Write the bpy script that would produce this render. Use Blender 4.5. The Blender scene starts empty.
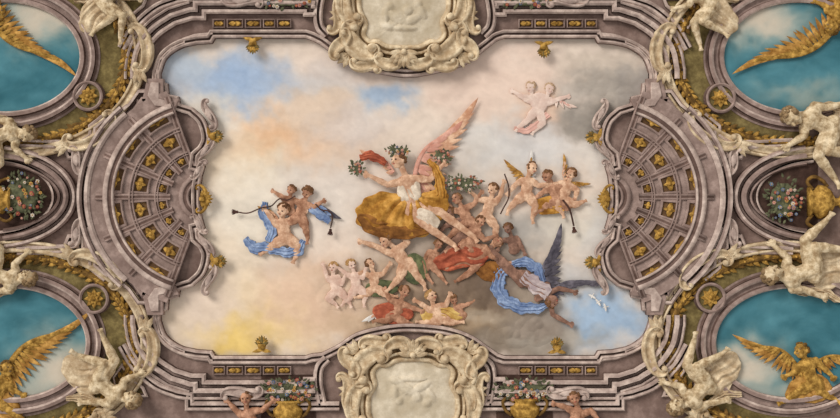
import bpy, math, random
import numpy as np
from mathutils import Vector
random.seed(7)
U=0.02; ZC=24.0; D=22.0
HS=1.0   # relief depth factor
sc=bpy.context.scene
COL=sc.collection
# ---------------------------------------------------------------- materials
def lin(c):
    r=[]
    for v in c:
        v=max(0,min(255,v))/255.0
        r.append(v/12.92 if v<=0.04045 else ((v+0.055)/1.055)**2.4)
    return (r[0],r[1],r[2],1.0)
def mat(name,c1,c2=None,scale=1.5,rough=0.9,bump=0.3,fine=14.0,attr=False,c3=None):
    m=bpy.data.materials.new(name); m.use_nodes=True
    nt=m.node_tree; n=nt.nodes; l=nt.links
    b=n["Principled BSDF"]; b.inputs["Roughness"].default_value=rough
    b.inputs["Specular IOR Level"].default_value=0.05
    if c2 is None: c2=tuple(v*0.8 for v in c1)
    tc=n.new("ShaderNodeNewGeometry")
    nz=n.new("ShaderNodeTexNoise"); nz.inputs["Scale"].default_value=scale; nz.inputs["Detail"].default_value=6
    nz.inputs["Roughness"].default_value=0.7
    l.new(tc.outputs["Position"],nz.inputs["Vector"])
    if attr:
        mx=n.new("ShaderNodeMix"); mx.data_type='RGBA'
        mr=n.new("ShaderNodeMapRange"); mr.inputs[1].default_value=0.35; mr.inputs[2].default_value=0.65
        l.new(nz.outputs["Fac"],mr.inputs[0]); l.new(mr.outputs[0],mx.inputs["Factor"])
        a=n.new("ShaderNodeAttribute"); a.attribute_name="Col"
        mx.blend_type='MULTIPLY'
        l.new(a.outputs["Color"],mx.inputs[6]); mx.inputs[7].default_value=(0.94,0.93,0.92,1)
        l.new(mx.outputs[2],b.inputs["Base Color"])
    else:
        cr=n.new("ShaderNodeValToRGB"); e=cr.color_ramp.elements
        e[0].position=.36; e[0].color=lin(c2); e[1].position=.64; e[1].color=lin(tuple(v*1.05 for v in c1))
        k=e.new(.5); k.color=lin(c3 if c3 else tuple((a+b_)/2 for a,b_ in zip(c1,c2)))
        l.new(nz.outputs["Fac"],cr.inputs[0]); l.new(cr.outputs[0],b.inputs["Base Color"])
    if bump>0:
        n2=n.new("ShaderNodeTexNoise"); n2.inputs["Scale"].default_value=fine; n2.inputs["Detail"].default_value=4
        l.new(tc.outputs["Position"],n2.inputs["Vector"])
        bp=n.new("ShaderNodeBump"); bp.inputs["Strength"].default_value=bump; bp.inputs["Distance"].default_value=0.02
        l.new(n2.outputs["Fac"],bp.inputs["Height"]); l.new(bp.outputs["Normal"],b.inputs["Normal"])
    return m
M_sky=mat("fresco_sky",(255,255,255),scale=5,bump=0.22,fine=9,attr=True)
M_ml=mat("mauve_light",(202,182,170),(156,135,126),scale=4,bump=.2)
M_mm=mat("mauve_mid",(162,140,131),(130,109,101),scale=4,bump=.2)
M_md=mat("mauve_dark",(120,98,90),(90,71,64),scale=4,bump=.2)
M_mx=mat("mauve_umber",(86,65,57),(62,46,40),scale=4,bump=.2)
M_cr=mat("cream_stucco",(222,203,172),(168,142,110),scale=5,bump=.2)
M_st=mat("statue_stucco",(222,203,172),(148,122,90),scale=7,c3=(194,172,138),bump=.2)  # strong brown mottling puts extra shade into the stucco colour
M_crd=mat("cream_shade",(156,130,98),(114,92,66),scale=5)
M_pan=mat("cream_panel",(214,201,180),(184,168,142),scale=1.6,bump=.2)
M_go=mat("gilding",(200,158,82),(116,84,36),scale=9,rough=0.6)
M_god=mat("gilding_dark",(138,104,54),(84,62,34),scale=9,rough=0.6)
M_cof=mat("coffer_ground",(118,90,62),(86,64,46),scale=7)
M_ol=mat("olive_panel",(134,118,76),(94,80,50),scale=5)
M_wall=mat("painted_plaster",(142,120,111),(112,91,83),scale=2.5)
M_skin=mat("skin_fair",(226,190,160),(176,130,102),scale=7,bump=0.1)  # brown mottling in the skin tones stands in for painted shadows
M_skinb=mat("skin_brown",(196,150,122),(136,94,72),scale=7,bump=0.1)
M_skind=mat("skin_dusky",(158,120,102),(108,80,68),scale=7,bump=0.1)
M_skinp=mat("skin_pale",(226,198,180),(200,162,144),scale=6,bump=0.1)
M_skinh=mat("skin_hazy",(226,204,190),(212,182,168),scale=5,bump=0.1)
M_hairb=mat("hair_brown",(134,98,68),(88,60,42),scale=8)
M_hairg=mat("hair_golden",(188,150,102),(154,114,72),scale=8)
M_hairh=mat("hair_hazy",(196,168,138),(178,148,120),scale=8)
M_dark=mat("dark_eye",(84,58,50),(62,42,36),bump=0)
M_lip=mat("lip_red",(176,100,88),(160,88,78),bump=0)
M_blue=mat("blue_cloth",(160,176,202),(92,112,152),scale=6,bump=.1)
M_gold=mat("ochre_cloth",(208,158,84),(124,80,36),scale=3,c3=(172,122,54),bump=.1)
M_brown=mat("brown_cloth",(154,104,54),(98,62,34),scale=4,bump=.1)
M_red=mat("red_cloth",(188,104,76),(132,66,50),scale=5,bump=.1)
M_pink=mat("pink_cloth",(222,174,156),(194,134,116),scale=4,bump=.1)
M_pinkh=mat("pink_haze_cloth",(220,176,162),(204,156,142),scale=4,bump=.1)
M_green=mat("green_cloth",(116,118,82),(72,78,56),scale=5,bump=.1)
M_white=mat("white_cloth",(224,208,188),(184,164,144),scale=5,bump=.1)
M_lilac=mat("lilac_cloth",(208,194,190),(168,150,152),scale=4,bump=.1)
M_yel=mat("yellow_cloth",(216,184,114),(180,138,72),scale=5,bump=.1)
M_wo=mat("feather_russet",(226,190,160),(186,130,100),scale=5,bump=.1)
M_wg=mat("feather_gold",(204,158,88),(134,92,42),scale=5,bump=.1)
M_wd=mat("feather_dusk",(112,106,114),(70,66,74),scale=5,bump=.1)
M_ww=mat("feather_white",(228,222,214),(196,188,184),scale=3)
M_cord=mat("dark_cord",(88,62,54),(64,46,42),bump=0)
M_leaf=mat("leaf_green",(112,112,84),(74,76,58),scale=8)
M_flr=mat("petal_red",(176,98,88),(142,72,66),scale=8)
M_flw=mat("petal_white",(220,208,192),(186,172,158),scale=8)
M_flb=mat("petal_blue",(120,136,158),(90,106,134),scale=8)
M_flp=mat("petal_pink",(210,158,148),(182,126,118),scale=8)
M_fly=mat("petal_yellow",(204,166,96),(172,132,68),scale=8)
# ---------------------------------------------------------------- mesh core
class MB:
    def __init__(s): s.v=[]; s.f=[]; s.m=[]
    def add(s,vs,fs,mi=0):
        o=len(s.v); s.v+=list(vs); s.f+=[tuple(i+o for i in f) for f in fs]; s.m+=[mi]*len(fs)
WL={}
def place(o,c,parent):
    WL[o.name]=c
    if parent is not None:
        o.parent=parent; o.location=c-WL[parent.name]
    else: o.location=c
def meta(o,label=None,cat=None,group=None,kind=None):
    if label: o["label"]=label
    if cat: o["category"]=cat
    if group: o["group"]=group
    if kind: o["kind"]=kind
    return o
def wpts(vs):
    a=np.array([(v[0],v[1],v[2]) for v in vs],dtype=float)
    return np.stack([(a[:,0]-420)*U,(a[:,1]-209)*U,ZC-a[:,2]*U],1)
def mk(name,mb,mats,parent=None,smooth=True,remesh=0,sm=2,**kw):
    a=wpts(mb.v)
    if not remesh: a[:,2]=ZC-(ZC-a[:,2])*HS
    c=(a.min(0)+a.max(0))/2; a=a-c
    me=bpy.data.meshes.new(name); me.from_pydata(a.tolist(),[],mb.f)
    if not isinstance(mats,(list,tuple)): mats=[mats]
    if remesh:
        o=bpy.data.objects.new("tmp",me); COL.objects.link(o)
        r=o.modifiers.new("r","REMESH"); r.mode='VOXEL'; r.voxel_size=remesh*U; r.use_smooth_shade=True
        if sm:
            s=o.modifiers.new("s","SMOOTH"); s.factor=0.5; s.iterations=sm
        dg=bpy.context.evaluated_depsgraph_get()
        m2=bpy.data.meshes.new_from_object(o.evaluated_get(dg))
        bpy.data.objects.remove(o); me=m2; me.name=name
        q=np.empty(len(me.vertices)*3,dtype=np.float32); me.vertices.foreach_get("co",q); q=q.reshape(-1,3)
        q[:,2]*=HS; me.vertices.foreach_set("co",q.ravel()); c=c.copy(); c[2]=ZC-(ZC-c[2])*HS
        me.materials.clear()
        for m in mats: me.materials.append(m)
    else:
        for m in mats: me.materials.append(m)
        if len(mats)>1: me.polygons.foreach_set("material_index",mb.m)
    me.polygons.foreach_set("use_smooth",[smooth]*len(me.polygons)); me.update()
    o=bpy.data.objects.new(name,me); COL.objects.link(o)
    place(o,Vector(c),parent); meta(o,**kw)
    return o
def empty(name,x,y,h,parent=None,**kw):
    o=bpy.data.objects.new(name,None); o.empty_display_size=0.1; COL.objects.link(o)
    place(o,Vector(wpts([(x,y,h)])[0]),parent); meta(o,**kw); return o
def copyto(src,x,y,h,rot,parent,scale=1,**kw):
    o=src.copy(); COL.objects.link(o)
    o.rotation_euler=(0,0,rot); o.scale=(scale,)*3
    o.parent=None
    place(o,Vector(wpts([(x,y,h*HS)])[0]),parent)
    meta(o,**kw); return o
def cat(pts,n=8,closed=False):
    P=[np.array(p,dtype=float) for p in pts]; N=len(P); out=[]
    rng=range(N) if closed else range(N-1)
    for i in rng:
        if closed: p0,p1,p2,p3=P[i-1],P[i],P[(i+1)%N],P[(i+2)%N]
        else:
            p1,p2=P[i],P[i+1]
            p0=P[i-1] if i>0 else 2*p1-p2
            p3=P[i+2] if i+2<N else 2*p2-p1
        for k in range(n):
            t=k/n
            out.append(0.5*((2*p1)+(-p0+p2)*t+(2*p0-5*p1+4*p2-p3)*t*t+(-p0+3*p1-3*p2+p3)*t**3))
    if not closed: out.append(P[-1])
    return [tuple(float(q) for q in o) for o in out]
def ell(cx,cy,rx,ry,a0,a1,n):
    return [(cx+rx*math.cos(math.radians(a0+(a1-a0)*i/n)),cy+ry*math.sin(math.radians(a0+(a1-a0)*i/n))) for i in range(n+1)]
def norms(path,closed):
    N=len(path); out=[]
    for i in range(N):
        if closed: a=path[i-1]; b=path[(i+1)%N]
        else: a=path[max(i-1,0)]; b=path[min(i+1,N-1)]
        p=path[i]
        d1=(p[0]-a[0],p[1]-a[1]); d2=(b[0]-p[0],b[1]-p[1])
        def nr(d):
            L=math.hypot(*d); return (d[0]/L,d[1]/L) if L>1e-9 else None
        d1=nr(d1) or nr(d2); d2=nr(d2) or d1
        s=(d1[0]+d2[0],d1[1]+d2[1]); s=nr(s) or d1
        n=(s[1],-s[0]); n1=(d1[1],-d1[0])
        c=max(0.6,n[0]*n1[0]+n[1]*n1[1])
        out.append((n[0]/c,n[1]/c))
    return out
def sweepmb(mb,path,prof,closed=False,mis=None,side=1,hoff=None):
    nn=norms(path,closed); N=len(path); K=len(prof); vs=[]; fs=[]; ms=[]
    for i,(p,n) in enumerate(zip(path,nn)):
        for o,h in prof: vs.append((p[0]+n[0]*o*side,p[1]+n[1]*o*side,h+(hoff[i] if hoff else 0)))
    R=N if closed else N-1
    for i in range(R):
        j=(i+1)%N
        for k in range(K-1):
            fs.append((i*K+k,i*K+k+1,j*K+k+1,j*K+k)); ms.append(mis[k] if mis else 0)
    o=len(mb.v); mb.v+=vs; mb.f+=[tuple(a+o for a in f) for f in fs]; mb.m+=ms
    if not closed:
        for b in (0,(N-1)*K):
            mb.f.append(tuple(o+b+k for k in range(K))); mb.m.append(mis[0] if mis else 0)
def plate(name,loops,h0,h1,m,parent=None,bev=0.0,**kw):
    cu=bpy.data.curves.new(name,'CURVE'); cu.dimensions='2D'; cu.fill_mode='BOTH'
    allp=np.array([p[:2] for l in loops for p in l]); cx,cy=(allp.min(0)+allp.max(0))/2
    for l in loops:
        s=cu.splines.new('POLY'); s.points.add(len(l)-1); s.use_cyclic_u=True
        for i,p in enumerate(l): s.points[i].co=((p[0]-cx)*U,(p[1]-cy)*U,0,1)
    cu.extrude=max((h1-h0)/2*U-bev*U,0.0001); cu.bevel_depth=bev*U; cu.offset=-bev*U; cu.bevel_resolution=2
    o=bpy.data.objects.new("tmp",cu); COL.objects.link(o)
    me=bpy.data.meshes.new_from_object(o.evaluated_get(bpy.context.evaluated_depsgraph_get()))
    bpy.data.objects.remove(o)
    me.materials.clear(); me.materials.append(m); me.name=name
    ob=bpy.data.objects.new(name,me); COL.objects.link(ob)
    place(ob,Vector(wpts([(cx,cy,(h0+h1)/2)])[0]),parent); meta(ob,**kw); return ob
def ball(mb,c,r,mi=0,ax=None,seg=10,rings=7):
    c=np.array(c,float)
    if ax is None: ax=(np.array([1,0,0.]),np.array([0,1.,0]),np.array([0,0,1.]))
    r=r if hasattr(r,'__len__') else (r,r,r); vs=[]
    for i in range(1,rings):
        ph=math.pi*i/rings
        for j in range(seg):
            th=2*math.pi*j/seg
            vs.append(tuple(c+ax[0]*r[0]*math.sin(ph)*math.cos(th)+ax[1]*r[1]*math.sin(ph)*math.sin(th)+ax[2]*r[2]*math.cos(ph)))
    vs.append(tuple(c+ax[2]*r[2])); vs.append(tuple(c-ax[2]*r[2])); fs=[]
    for i in range(rings-2):
        for j in range(seg):
            k=(j+1)%seg; fs.append((i*seg+j,i*seg+k,(i+1)*seg+k,(i+1)*seg+j))
    a=len(vs)-2; b=a+1; L=(rings-2)*seg
    for j in range(seg):
        k=(j+1)%seg; fs.append((a,k,j)); fs.append((b,L+j,L+k))
    mb.add(vs,fs,mi)
def tube(mb,pts,rad,mi=0,flat=1.0,seg=8,caps=True):
    P=[np.array((p[0],p[1],p[2] if len(p)>2 else 6.0)) for p in pts]; N=len(P)
    if not hasattr(rad,'__len__'): rad=[rad]*N
    if len(rad)!=N: rad=np.interp(np.linspace(0,1,N),np.linspace(0,1,len(rad)),rad)
    vs=[]; H=np.array([0,0,1.])
    for i in range(N):
        t=P[min(i+1,N-1)]-P[max(i-1,0)]; L=np.linalg.norm(t); t=t/L if L>1e-9 else np.array([1.,0,0])
        s=np.cross(t,H); L=np.linalg.norm(s)
        s=s/L if L>0.05 else np.array([1.,0,0]); s=s-t*np.dot(s,t); s/=np.linalg.norm(s)
        u=np.cross(s,t)
        for j in range(seg):
            a=2*math.pi*j/seg
            vs.append(tuple(P[i]+rad[i]*(s*math.cos(a)+u*math.sin(a)*flat)))
    fs=[]
    for i in range(N-1):
        for j in range(seg):
            k=(j+1)%seg; fs.append((i*seg+j,i*seg+k,(i+1)*seg+k,(i+1)*seg+j))
    if caps:
        fs.append(tuple(range(seg))); fs.append(tuple((N-1)*seg+j for j in range(seg)))
    mb.add(vs,fs,mi)
def caps(mb,p,q,r1,r2):
    p=np.array(p,float); q=np.array(q,float); d=q-p; L=np.linalg.norm(d)
    if L<1e-6: ball(mb,p,max(r1,r2)); return
    d/=L; pts=[]; rr=[]
    for k in range(4):
        a=math.pi/2*(1-k/4.0); pts.append(p-d*r1*math.sin(a)); rr.append(max(r1*math.cos(a),0.02))
    for k in range(5):
        a=math.pi/2*(k/4.0); pts.append(q+d*r2*math.sin(a)); rr.append(max(r2*math.cos(a),0.02))
    tube(mb,pts,rr,seg=10)
def leaf(mb,x,y,h,ang,L,w,rise=1.2,curl=0.0,mi=0,lob=0,n=7):
    vs=[]; ca,sa=math.cos(ang),math.sin(ang)
    for i in range(n+1):
        t=i/n; ww=w*math.sin(math.pi*min(1,max(0.03,t**0.75)))**0.8
        if lob: ww*=1-0.25*abs(math.sin(t*lob*math.pi))
        bend=curl*t*t*L
        for k,(o,hh) in enumerate(((-1,-0.4),(-0.5,0.5),(0,0.1),(0.5,0.5),(1,-0.4))):
            a=t*L; b=o*ww+bend
            vs.append((x+ca*a-sa*b,y+sa*a+ca*b,h+rise*(hh+0.8*math.sin(math.pi*t*0.8))))
    fs=[(i*5+k,i*5+k+1,(i+1)*5+k+1,(i+1)*5+k) for i in range(n) for k in range(4)]
    mb.add(vs,fs,mi)
def cscroll(p0,p1,side=1,curl=9.0,kk=2.2,S=False,n=70,p=4.0,h=8.0):
    pts=[(0.,0.)]; a=0.
    for i in range(n):
        t=(i+0.5)/n; u=2*t-1
        k=kk+curl*4*abs(u)**p
        if S and u<0: k=-k
        a+=k/n*side*1.0; pts.append((pts[-1][0]+math.cos(a)/n,pts[-1][1]+math.sin(a)/n))
    A=pts[int(n*0.18)]; B=pts[int(n*0.82)]
    va=complex(*A); vb=complex(*B); z0=complex(p0[0],p0[1]); z1=complex(p1[0],p1[1]); s=(z1-z0)/(vb-va)
    return [(( (complex(*q)-va)*s+z0).real,((complex(*q)-va)*s+z0).imag,h) for q in pts]
def scroll(mb,p0,p1,r=3,side=1,curl=9.0,kk=2.2,S=False,h=8.0,mi=0,p=4.0,dbl=False):
    c=cscroll(p0,p1,side,curl,kk,S,h=h,p=p); N=len(c)
    rr=[r*(0.42+0.7*math.sin(math.pi*i/(N-1))) for i in range(N)]
    if dbl:
        nn=norms([q[:2] for q in c],False); vs=[]
        for (x,y,hh),n_,w in zip(c,nn,rr):
            L=math.hypot(*n_); n_=(n_[0]/L,n_[1]/L)
            for o,z in ((-1.25,-2),(-1.1,.6),(-.75,1),(-.45,-.3),(0,-.5),(.45,-.3),(.75,1),(1.1,.6),(1.25,-2)):
                vs.append((x+n_[0]*w*o,y+n_[1]*w*o,hh+z*min(2.2,w*.6)))
        K=9; mb.add(vs,[(i*K+k,i*K+k+1,(i+1)*K+k+1,(i+1)*K+k) for i in range(N-1) for k in range(K-1)],mi)
    else: tube(mb,c,rr,mi,flat=0.9,seg=8)
    for e in (c[0],c[-1]): ball(mb,(e[0],e[1],h+0.5),r*0.7,mi,seg=8,rings=5)
# ---------------------------------------------------------------- sky painting
def vnoise(x,y,seed):
    xi=np.floor(x).astype(int); yi=np.floor(y).astype(int); xf=x-xi; yf=y-yi
    def h(a,b): 
        v=np.sin(a*127.1+b*311.7+seed*74.7)*43758.5453; return v-np.floor(v)
    u=xf*xf*(3-2*xf); v=yf*yf*(3-2*yf)
    return (h(xi,yi)*(1-u)+h(xi+1,yi)*u)*(1-v)+(h(xi,yi+1)*(1-u)+h(xi+1,yi+1)*u)*v
def fbm(x,y,seed,o=5):
    s=0;a=1;t=0
    for i in range(o): s=s+a*vnoise(x,y,seed+i); t+=a; a*=0.55; x=x*2.03+3; y=y*2.03+7
    return s/t
BL=[(236,86,62,28,(158,179,208),1.),(180,66,26,16,(180,192,206),.85),(384,98,28,16,(166,184,206),1.),(340,74,35,18,(202,198,198),.6),
(430,60,110,24,(226,204,190),.7),(500,84,70,36,(228,202,186),.8),(286,142,66,22,(229,184,144),.9),(240,166,50,22,(228,204,174),.8),(322,112,38,18,(224,196,170),.7),
(262,205,84,38,(236,225,208),.85),(206,122,34,26,(232,223,210),.85),(330,190,45,50,(220,208,200),.6),(350,125,34,18,(206,198,198),.5),(225,255,50,30,(234,216,192),.7),
(262,318,84,36,(232,206,166),.75),(250,332,46,18,(232,200,132),.75),(240,338,20,9,(236,202,112),.6),(318,300,50,38,(222,188,162),.9),(200,300,30,26,(228,208,192),.7),
(545,114,34,20,(228,190,164),.85),(520,142,60,22,(204,204,206),.7),(480,150,30,25,(216,210,204),.6),
(604,88,42,30,(170,160,150),1.),(594,122,44,14,(146,138,130),.95),(634,92,20,26,(164,156,150),.8),(596,58,40,10,(206,190,174),.6),(572,96,14,18,(190,178,168),.7),
(592,162,24,16,(212,206,200),.6),(570,228,40,24,(216,208,194),.7),
(600,318,40,28,(162,186,212),1.),(604,236,20,34,(208,206,204),.6),(572,280,26,14,(198,196,196),.6),
(450,225,36,56,(170,152,136),.85),(512,236,32,22,(168,162,156),.9),(438,264,54,28,(158,140,124),.95),
(482,302,70,44,(150,134,118),1.),(466,288,40,22,(110,92,78),.95),(508,334,64,18,(138,124,110),1.),(554,336,36,12,(172,162,150),.85),(540,318,30,12,(152,138,126),.8),
(430,322,54,22,(158,132,104),1.),(395,286,40,26,(182,156,132),.85),(365,322,48,16,(204,176,148),.85),(404,330,36,10,(152,128,102),.8),
(334,250,40,26,(226,206,190),.6),(505,272,24,16,(122,108,98),.9),(342,286,34,18,(208,182,158),.8),(444,248,20,14,(112,94,80),.75),(436,290,16,14,(126,106,90),.7),(476,316,26,9,(176,160,142),.7)]
def tolin(c): return np.where(c<=0.04045,c/12.92,((c+0.055)/1.055)**2.4)
def sky(x,y):
    wx=(fbm(x/34,y/34,1,3)-.5)*40; wy=(fbm(x/34,y/34,9,3)-.5)*40
    fx=(fbm(x/9,y/9,21,4)-.5)*18; fy=(fbm(x/9,y/9,31,4)-.5)*18
    X=x+wx+fx; Y=y+wy+fy
    c=np.zeros(x.shape+(3,)); c[...]=(224,207,192)
    for cx,cy,rx,ry,col,s in BL:
        d=((X-cx)/rx)**2+((Y-cy)/ry)**2
        w=(s*np.exp(-.7*d**1.7))[...,None]
        c=c*(1-w)+np.array(col)*w
    # brushed billow texture
    b=1-np.abs(fbm(X/22,Y/17,90,3)-.5)*5
    g=(fbm(x/20+wx*.05,y/13,50)-.5)*26+(fbm(x/4,y/3,60,2)-.5)*8+np.clip(b,-1,1)*5
    c=np.clip(c+g[...,None]*np.array([1,.97,.9]),0,255)/255
    return tolin(c)
def colattr(me,x,y,fn=None):
    a=me.color_attributes.new("Col",'FLOAT_COLOR','POINT'); c=(fn or sky)(x,y)
    d=np.concatenate([c,np.ones((len(c),1))],1).astype(np.float32); a.data.foreach_set("color",d.ravel())
xs=np.arange(100,710,1.6); ys=np.arange(20,380,1.6)
xs=np.concatenate([[-160,0],xs,[800,1000]]); ys=np.concatenate([[-160,-20],ys,[400,580]])
X,Y=np.meshgrid(xs,ys); v=np.stack([X.ravel(),Y.ravel(),np.zeros(X.size)],1)
nx,ny=len(xs),len(ys); I=np.arange(nx*ny).reshape(ny,nx)
q=np.stack([I[:-1,:-1],I[:-1,1:],I[1:,1:],I[1:,:-1]],-1).reshape(-1,4)
me=bpy.data.meshes.new("ceiling"); me.from_pydata((wpts(v)-np.array([0,0,ZC])).tolist(),[],q.tolist())
colattr(me,v[:,0],v[:,1]); me.materials.append(M_sky)
ceil=bpy.data.objects.new("ceiling",me); COL.objects.link(ceil); place(ceil,Vector((0,0,ZC)),None)
meta(ceil,label="frescoed ceiling painted with pastel sky and clouds",kind="structure")
def cloud(cx,cy,rx,ry,H,seed):
    rnd=random.Random(seed); n=70;m=44; vs=[];fs=[]
    for i in range(m+1):
        t=i/m
        for j in range(n*2):
            a=math.pi*j/n; vs.append((cx+rx*t*math.cos(a),cy+ry*t*math.sin(a),t))
    a=np.array(vs); hh=np.zeros(len(a))
    for k in range(26):
        th=rnd.random()*6.28; r=rnd.random()**.5*.7; pr=rnd.uniform(.2,.4)*min(rx,ry*1.4)
        px,py=cx+rx*r*math.cos(th),cy+ry*r*math.sin(th)
        d=((a[:,0]-px)**2+(a[:,1]-py)**2)/pr**2
        hh=np.maximum(hh,H*np.exp(-1.2*d)*(1.1-r*.7))
    hh=hh*1.15-.16*H-1.2*np.clip(a[:,2]-.8,0,1)*5*.3
    vs=[(v_[0],v_[1],float(z)) for v_,z in zip(vs,hh)]
    L=2*n
    for i in range(m):
        for j in range(L):
            k=(j+1)%L; fs.append((i*L+j,i*L+k,(i+1)*L+k,(i+1)*L+j))
    mb=MB(); mb.add(vs,fs); return mb
for cx,cy,rx,ry,H,lab in ((482,302,68,42,4,"grey-brown cloud bank beneath the winged figure"),(602,98,42,34,2.2,"soft grey cloud under the two upper putti"),
    (420,322,64,20,2.5,"warm grey cloud carrying the lower putti"),(520,330,50,18,2.2,"pale grey cloud beside the dark-winged figure"),(345,296,38,16,2,"pinkish cloud under the small putti")):
    mb=cloud(cx,cy,rx,ry,H,cx); o=mk("cloud",mb,M_sky,label=lab,cat="cloud")
    a=np.array(mb.v); colattr(o.data,a[:,0],a[:,1])
# ---------------------------------------------------------------- architecture
def mir(p,fx,fy): 
    return [((810-a[0]) if fx else a[0],(394-a[1]) if fy else a[1])+tuple(a[2:]) for a in p]
QT=[(312,41),(306,39),(216,39),(213,44)]+cat([(198,45),(182,49),(168,59),(162,74)],6)+[(162,82),(169,84),(170,95),(180,97),(181,104)]+cat([(194,108),(206,120),(211,138),(207,150),(200,157)],6)+[(199,164),(206,166)]+cat([(203,176),(201,190)],4)
left=QT+[(201,197)]+mir(QT,0,1)[::-1]
bot=cat([(322,352),(338,344),(357,332),(385,325),(412,323),(445,326),(470,334),(488,346)],6)
right=mir(left,1,0)[::-1]
top=cat([(496,42),(482,53),(464,66),(435,74),(408,78),(378,74),(350,66),(332,54),(320,45)],6)
OPEN=left+bot+right+top
plate("ceiling",[[(-160,-160),(1000,-160),(1000,580),(-160,580)],OPEN],0.2,4,M_wall,label="mauve plaster field surrounding the painted sky",kind="structure")
cor=[(0,0),(0,7),(1.2,8.5),(2.8,8.5),(2.8,5.5),(4.6,5),(5.2,8),(6.8,9.5),(8,8.5),(8,4.5),(9.5,3.5)]
TRIM=0
def trim(path,prof,mis,mats,side=1,closed=False,label="mauve stepped cornice moulding"):
    global TRIM; TRIM+=1
    mb=MB(); sweepmb(mb,path,prof,closed,mis,side)
    return mk("trim_%d"%TRIM,mb,mats,smooth=False,label=label,kind="structure")
ar=sum(OPEN[i-1][0]*OPEN[i][1]-OPEN[i][0]*OPEN[i-1][1] for i in range(len(OPEN)))
sgn=1 if ar>0 else -1
MM=[M_ml,M_mm,M_md,M_mx,M_go]  # painted contrast: light mauve on fillets, darker tones shading the recesses
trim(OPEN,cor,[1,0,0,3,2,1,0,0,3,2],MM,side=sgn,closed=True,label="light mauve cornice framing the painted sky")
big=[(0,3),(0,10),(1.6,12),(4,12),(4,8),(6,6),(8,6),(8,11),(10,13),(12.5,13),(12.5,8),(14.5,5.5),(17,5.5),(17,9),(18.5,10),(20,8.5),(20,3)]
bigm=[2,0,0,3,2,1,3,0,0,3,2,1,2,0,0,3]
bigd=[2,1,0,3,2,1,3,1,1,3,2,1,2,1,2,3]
med=[(0,3),(0,8),(1.6,10.5),(3.6,10.5),(3.6,6),(6,5),(6,9),(8,10),(9.5,8),(9.5,3)]
medm=[2,0,0,3,2,2,0,0,3]
thin=[(0,3),(0,7),(1.2,8.5),(2.6,8.5),(2.6,5.5),(4,5.5),(4,3)]
thinm=[1,0,0,3,2,2]
def gcoffer(x,y,w,hh,ang=0,grp="gilded frieze coffers"):
    ca,sa=math.cos(ang),math.sin(ang)
    R=lambda a,b,h:(x+a*ca-b*sa,y+a*sa+b*ca,h)
    b=MB(); v=[]
    for f,h in ((1,4),(1,7),(.84,7.5),(.7,5)):
        for sx,sy in ((-1,-1),(1,-1),(1,1),(-1,1)):
            k=(1-f)*hh
            v.append(R(sx*(w-k),sy*(hh-k),h))
    fs=[(L+i,L+(i+1)%4,L+4+(i+1)%4,L+4+i) for L in (0,4,8) for i in range(4)]
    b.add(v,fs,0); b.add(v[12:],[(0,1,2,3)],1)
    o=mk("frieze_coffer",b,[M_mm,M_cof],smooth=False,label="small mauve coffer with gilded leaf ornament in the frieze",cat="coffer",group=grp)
    g=MB()
    for a in (0,math.pi): 
        leaf(g,x,y,5.8,ang+a,w*.8,hh*.5,rise=1.2,n=5)
        leaf(g,x,y,5.8,ang+a+.6,w*.5,hh*.3,rise=1,n=4); leaf(g,x,y,5.8,ang+a-.6,w*.5,hh*.3,rise=1,n=4)
    ball(g,(x,y,6.6),hh*.35,seg=6,rings=4)
    mk("leaf_ornament",g,M_go,parent=o)
def bracket(p0,p1,r,side,h=10,m=None,lab="mauve scrolled console bracket on the cornice",grp="console brackets"):
    b=MB(); scroll(b,p0,p1,r,side=side,curl=9,kk=1.0,S=True,h=h,dbl=True)
    dx,dy=p1[0]-p0[0],p1[1]-p0[1]; a=math.atan2(dy,dx)
    leaf(b,p0[0]+dx*.2,p0[1]+dy*.2,h+1,a,math.hypot(dx,dy)*.6,r*1.0,rise=1.6,n=8,lob=3)
    mk("bracket",b,m or M_ml,label=lab,cat="bracket",group=grp)
def block(pts,h,m=M_mm,lab="mauve stepped pedestal block of the cornice"):
    global TRIM; TRIM+=1
    plate("trim_%d"%TRIM,[pts],3.5,h,m,bev=.8,label=lab,kind="structure")
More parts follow.
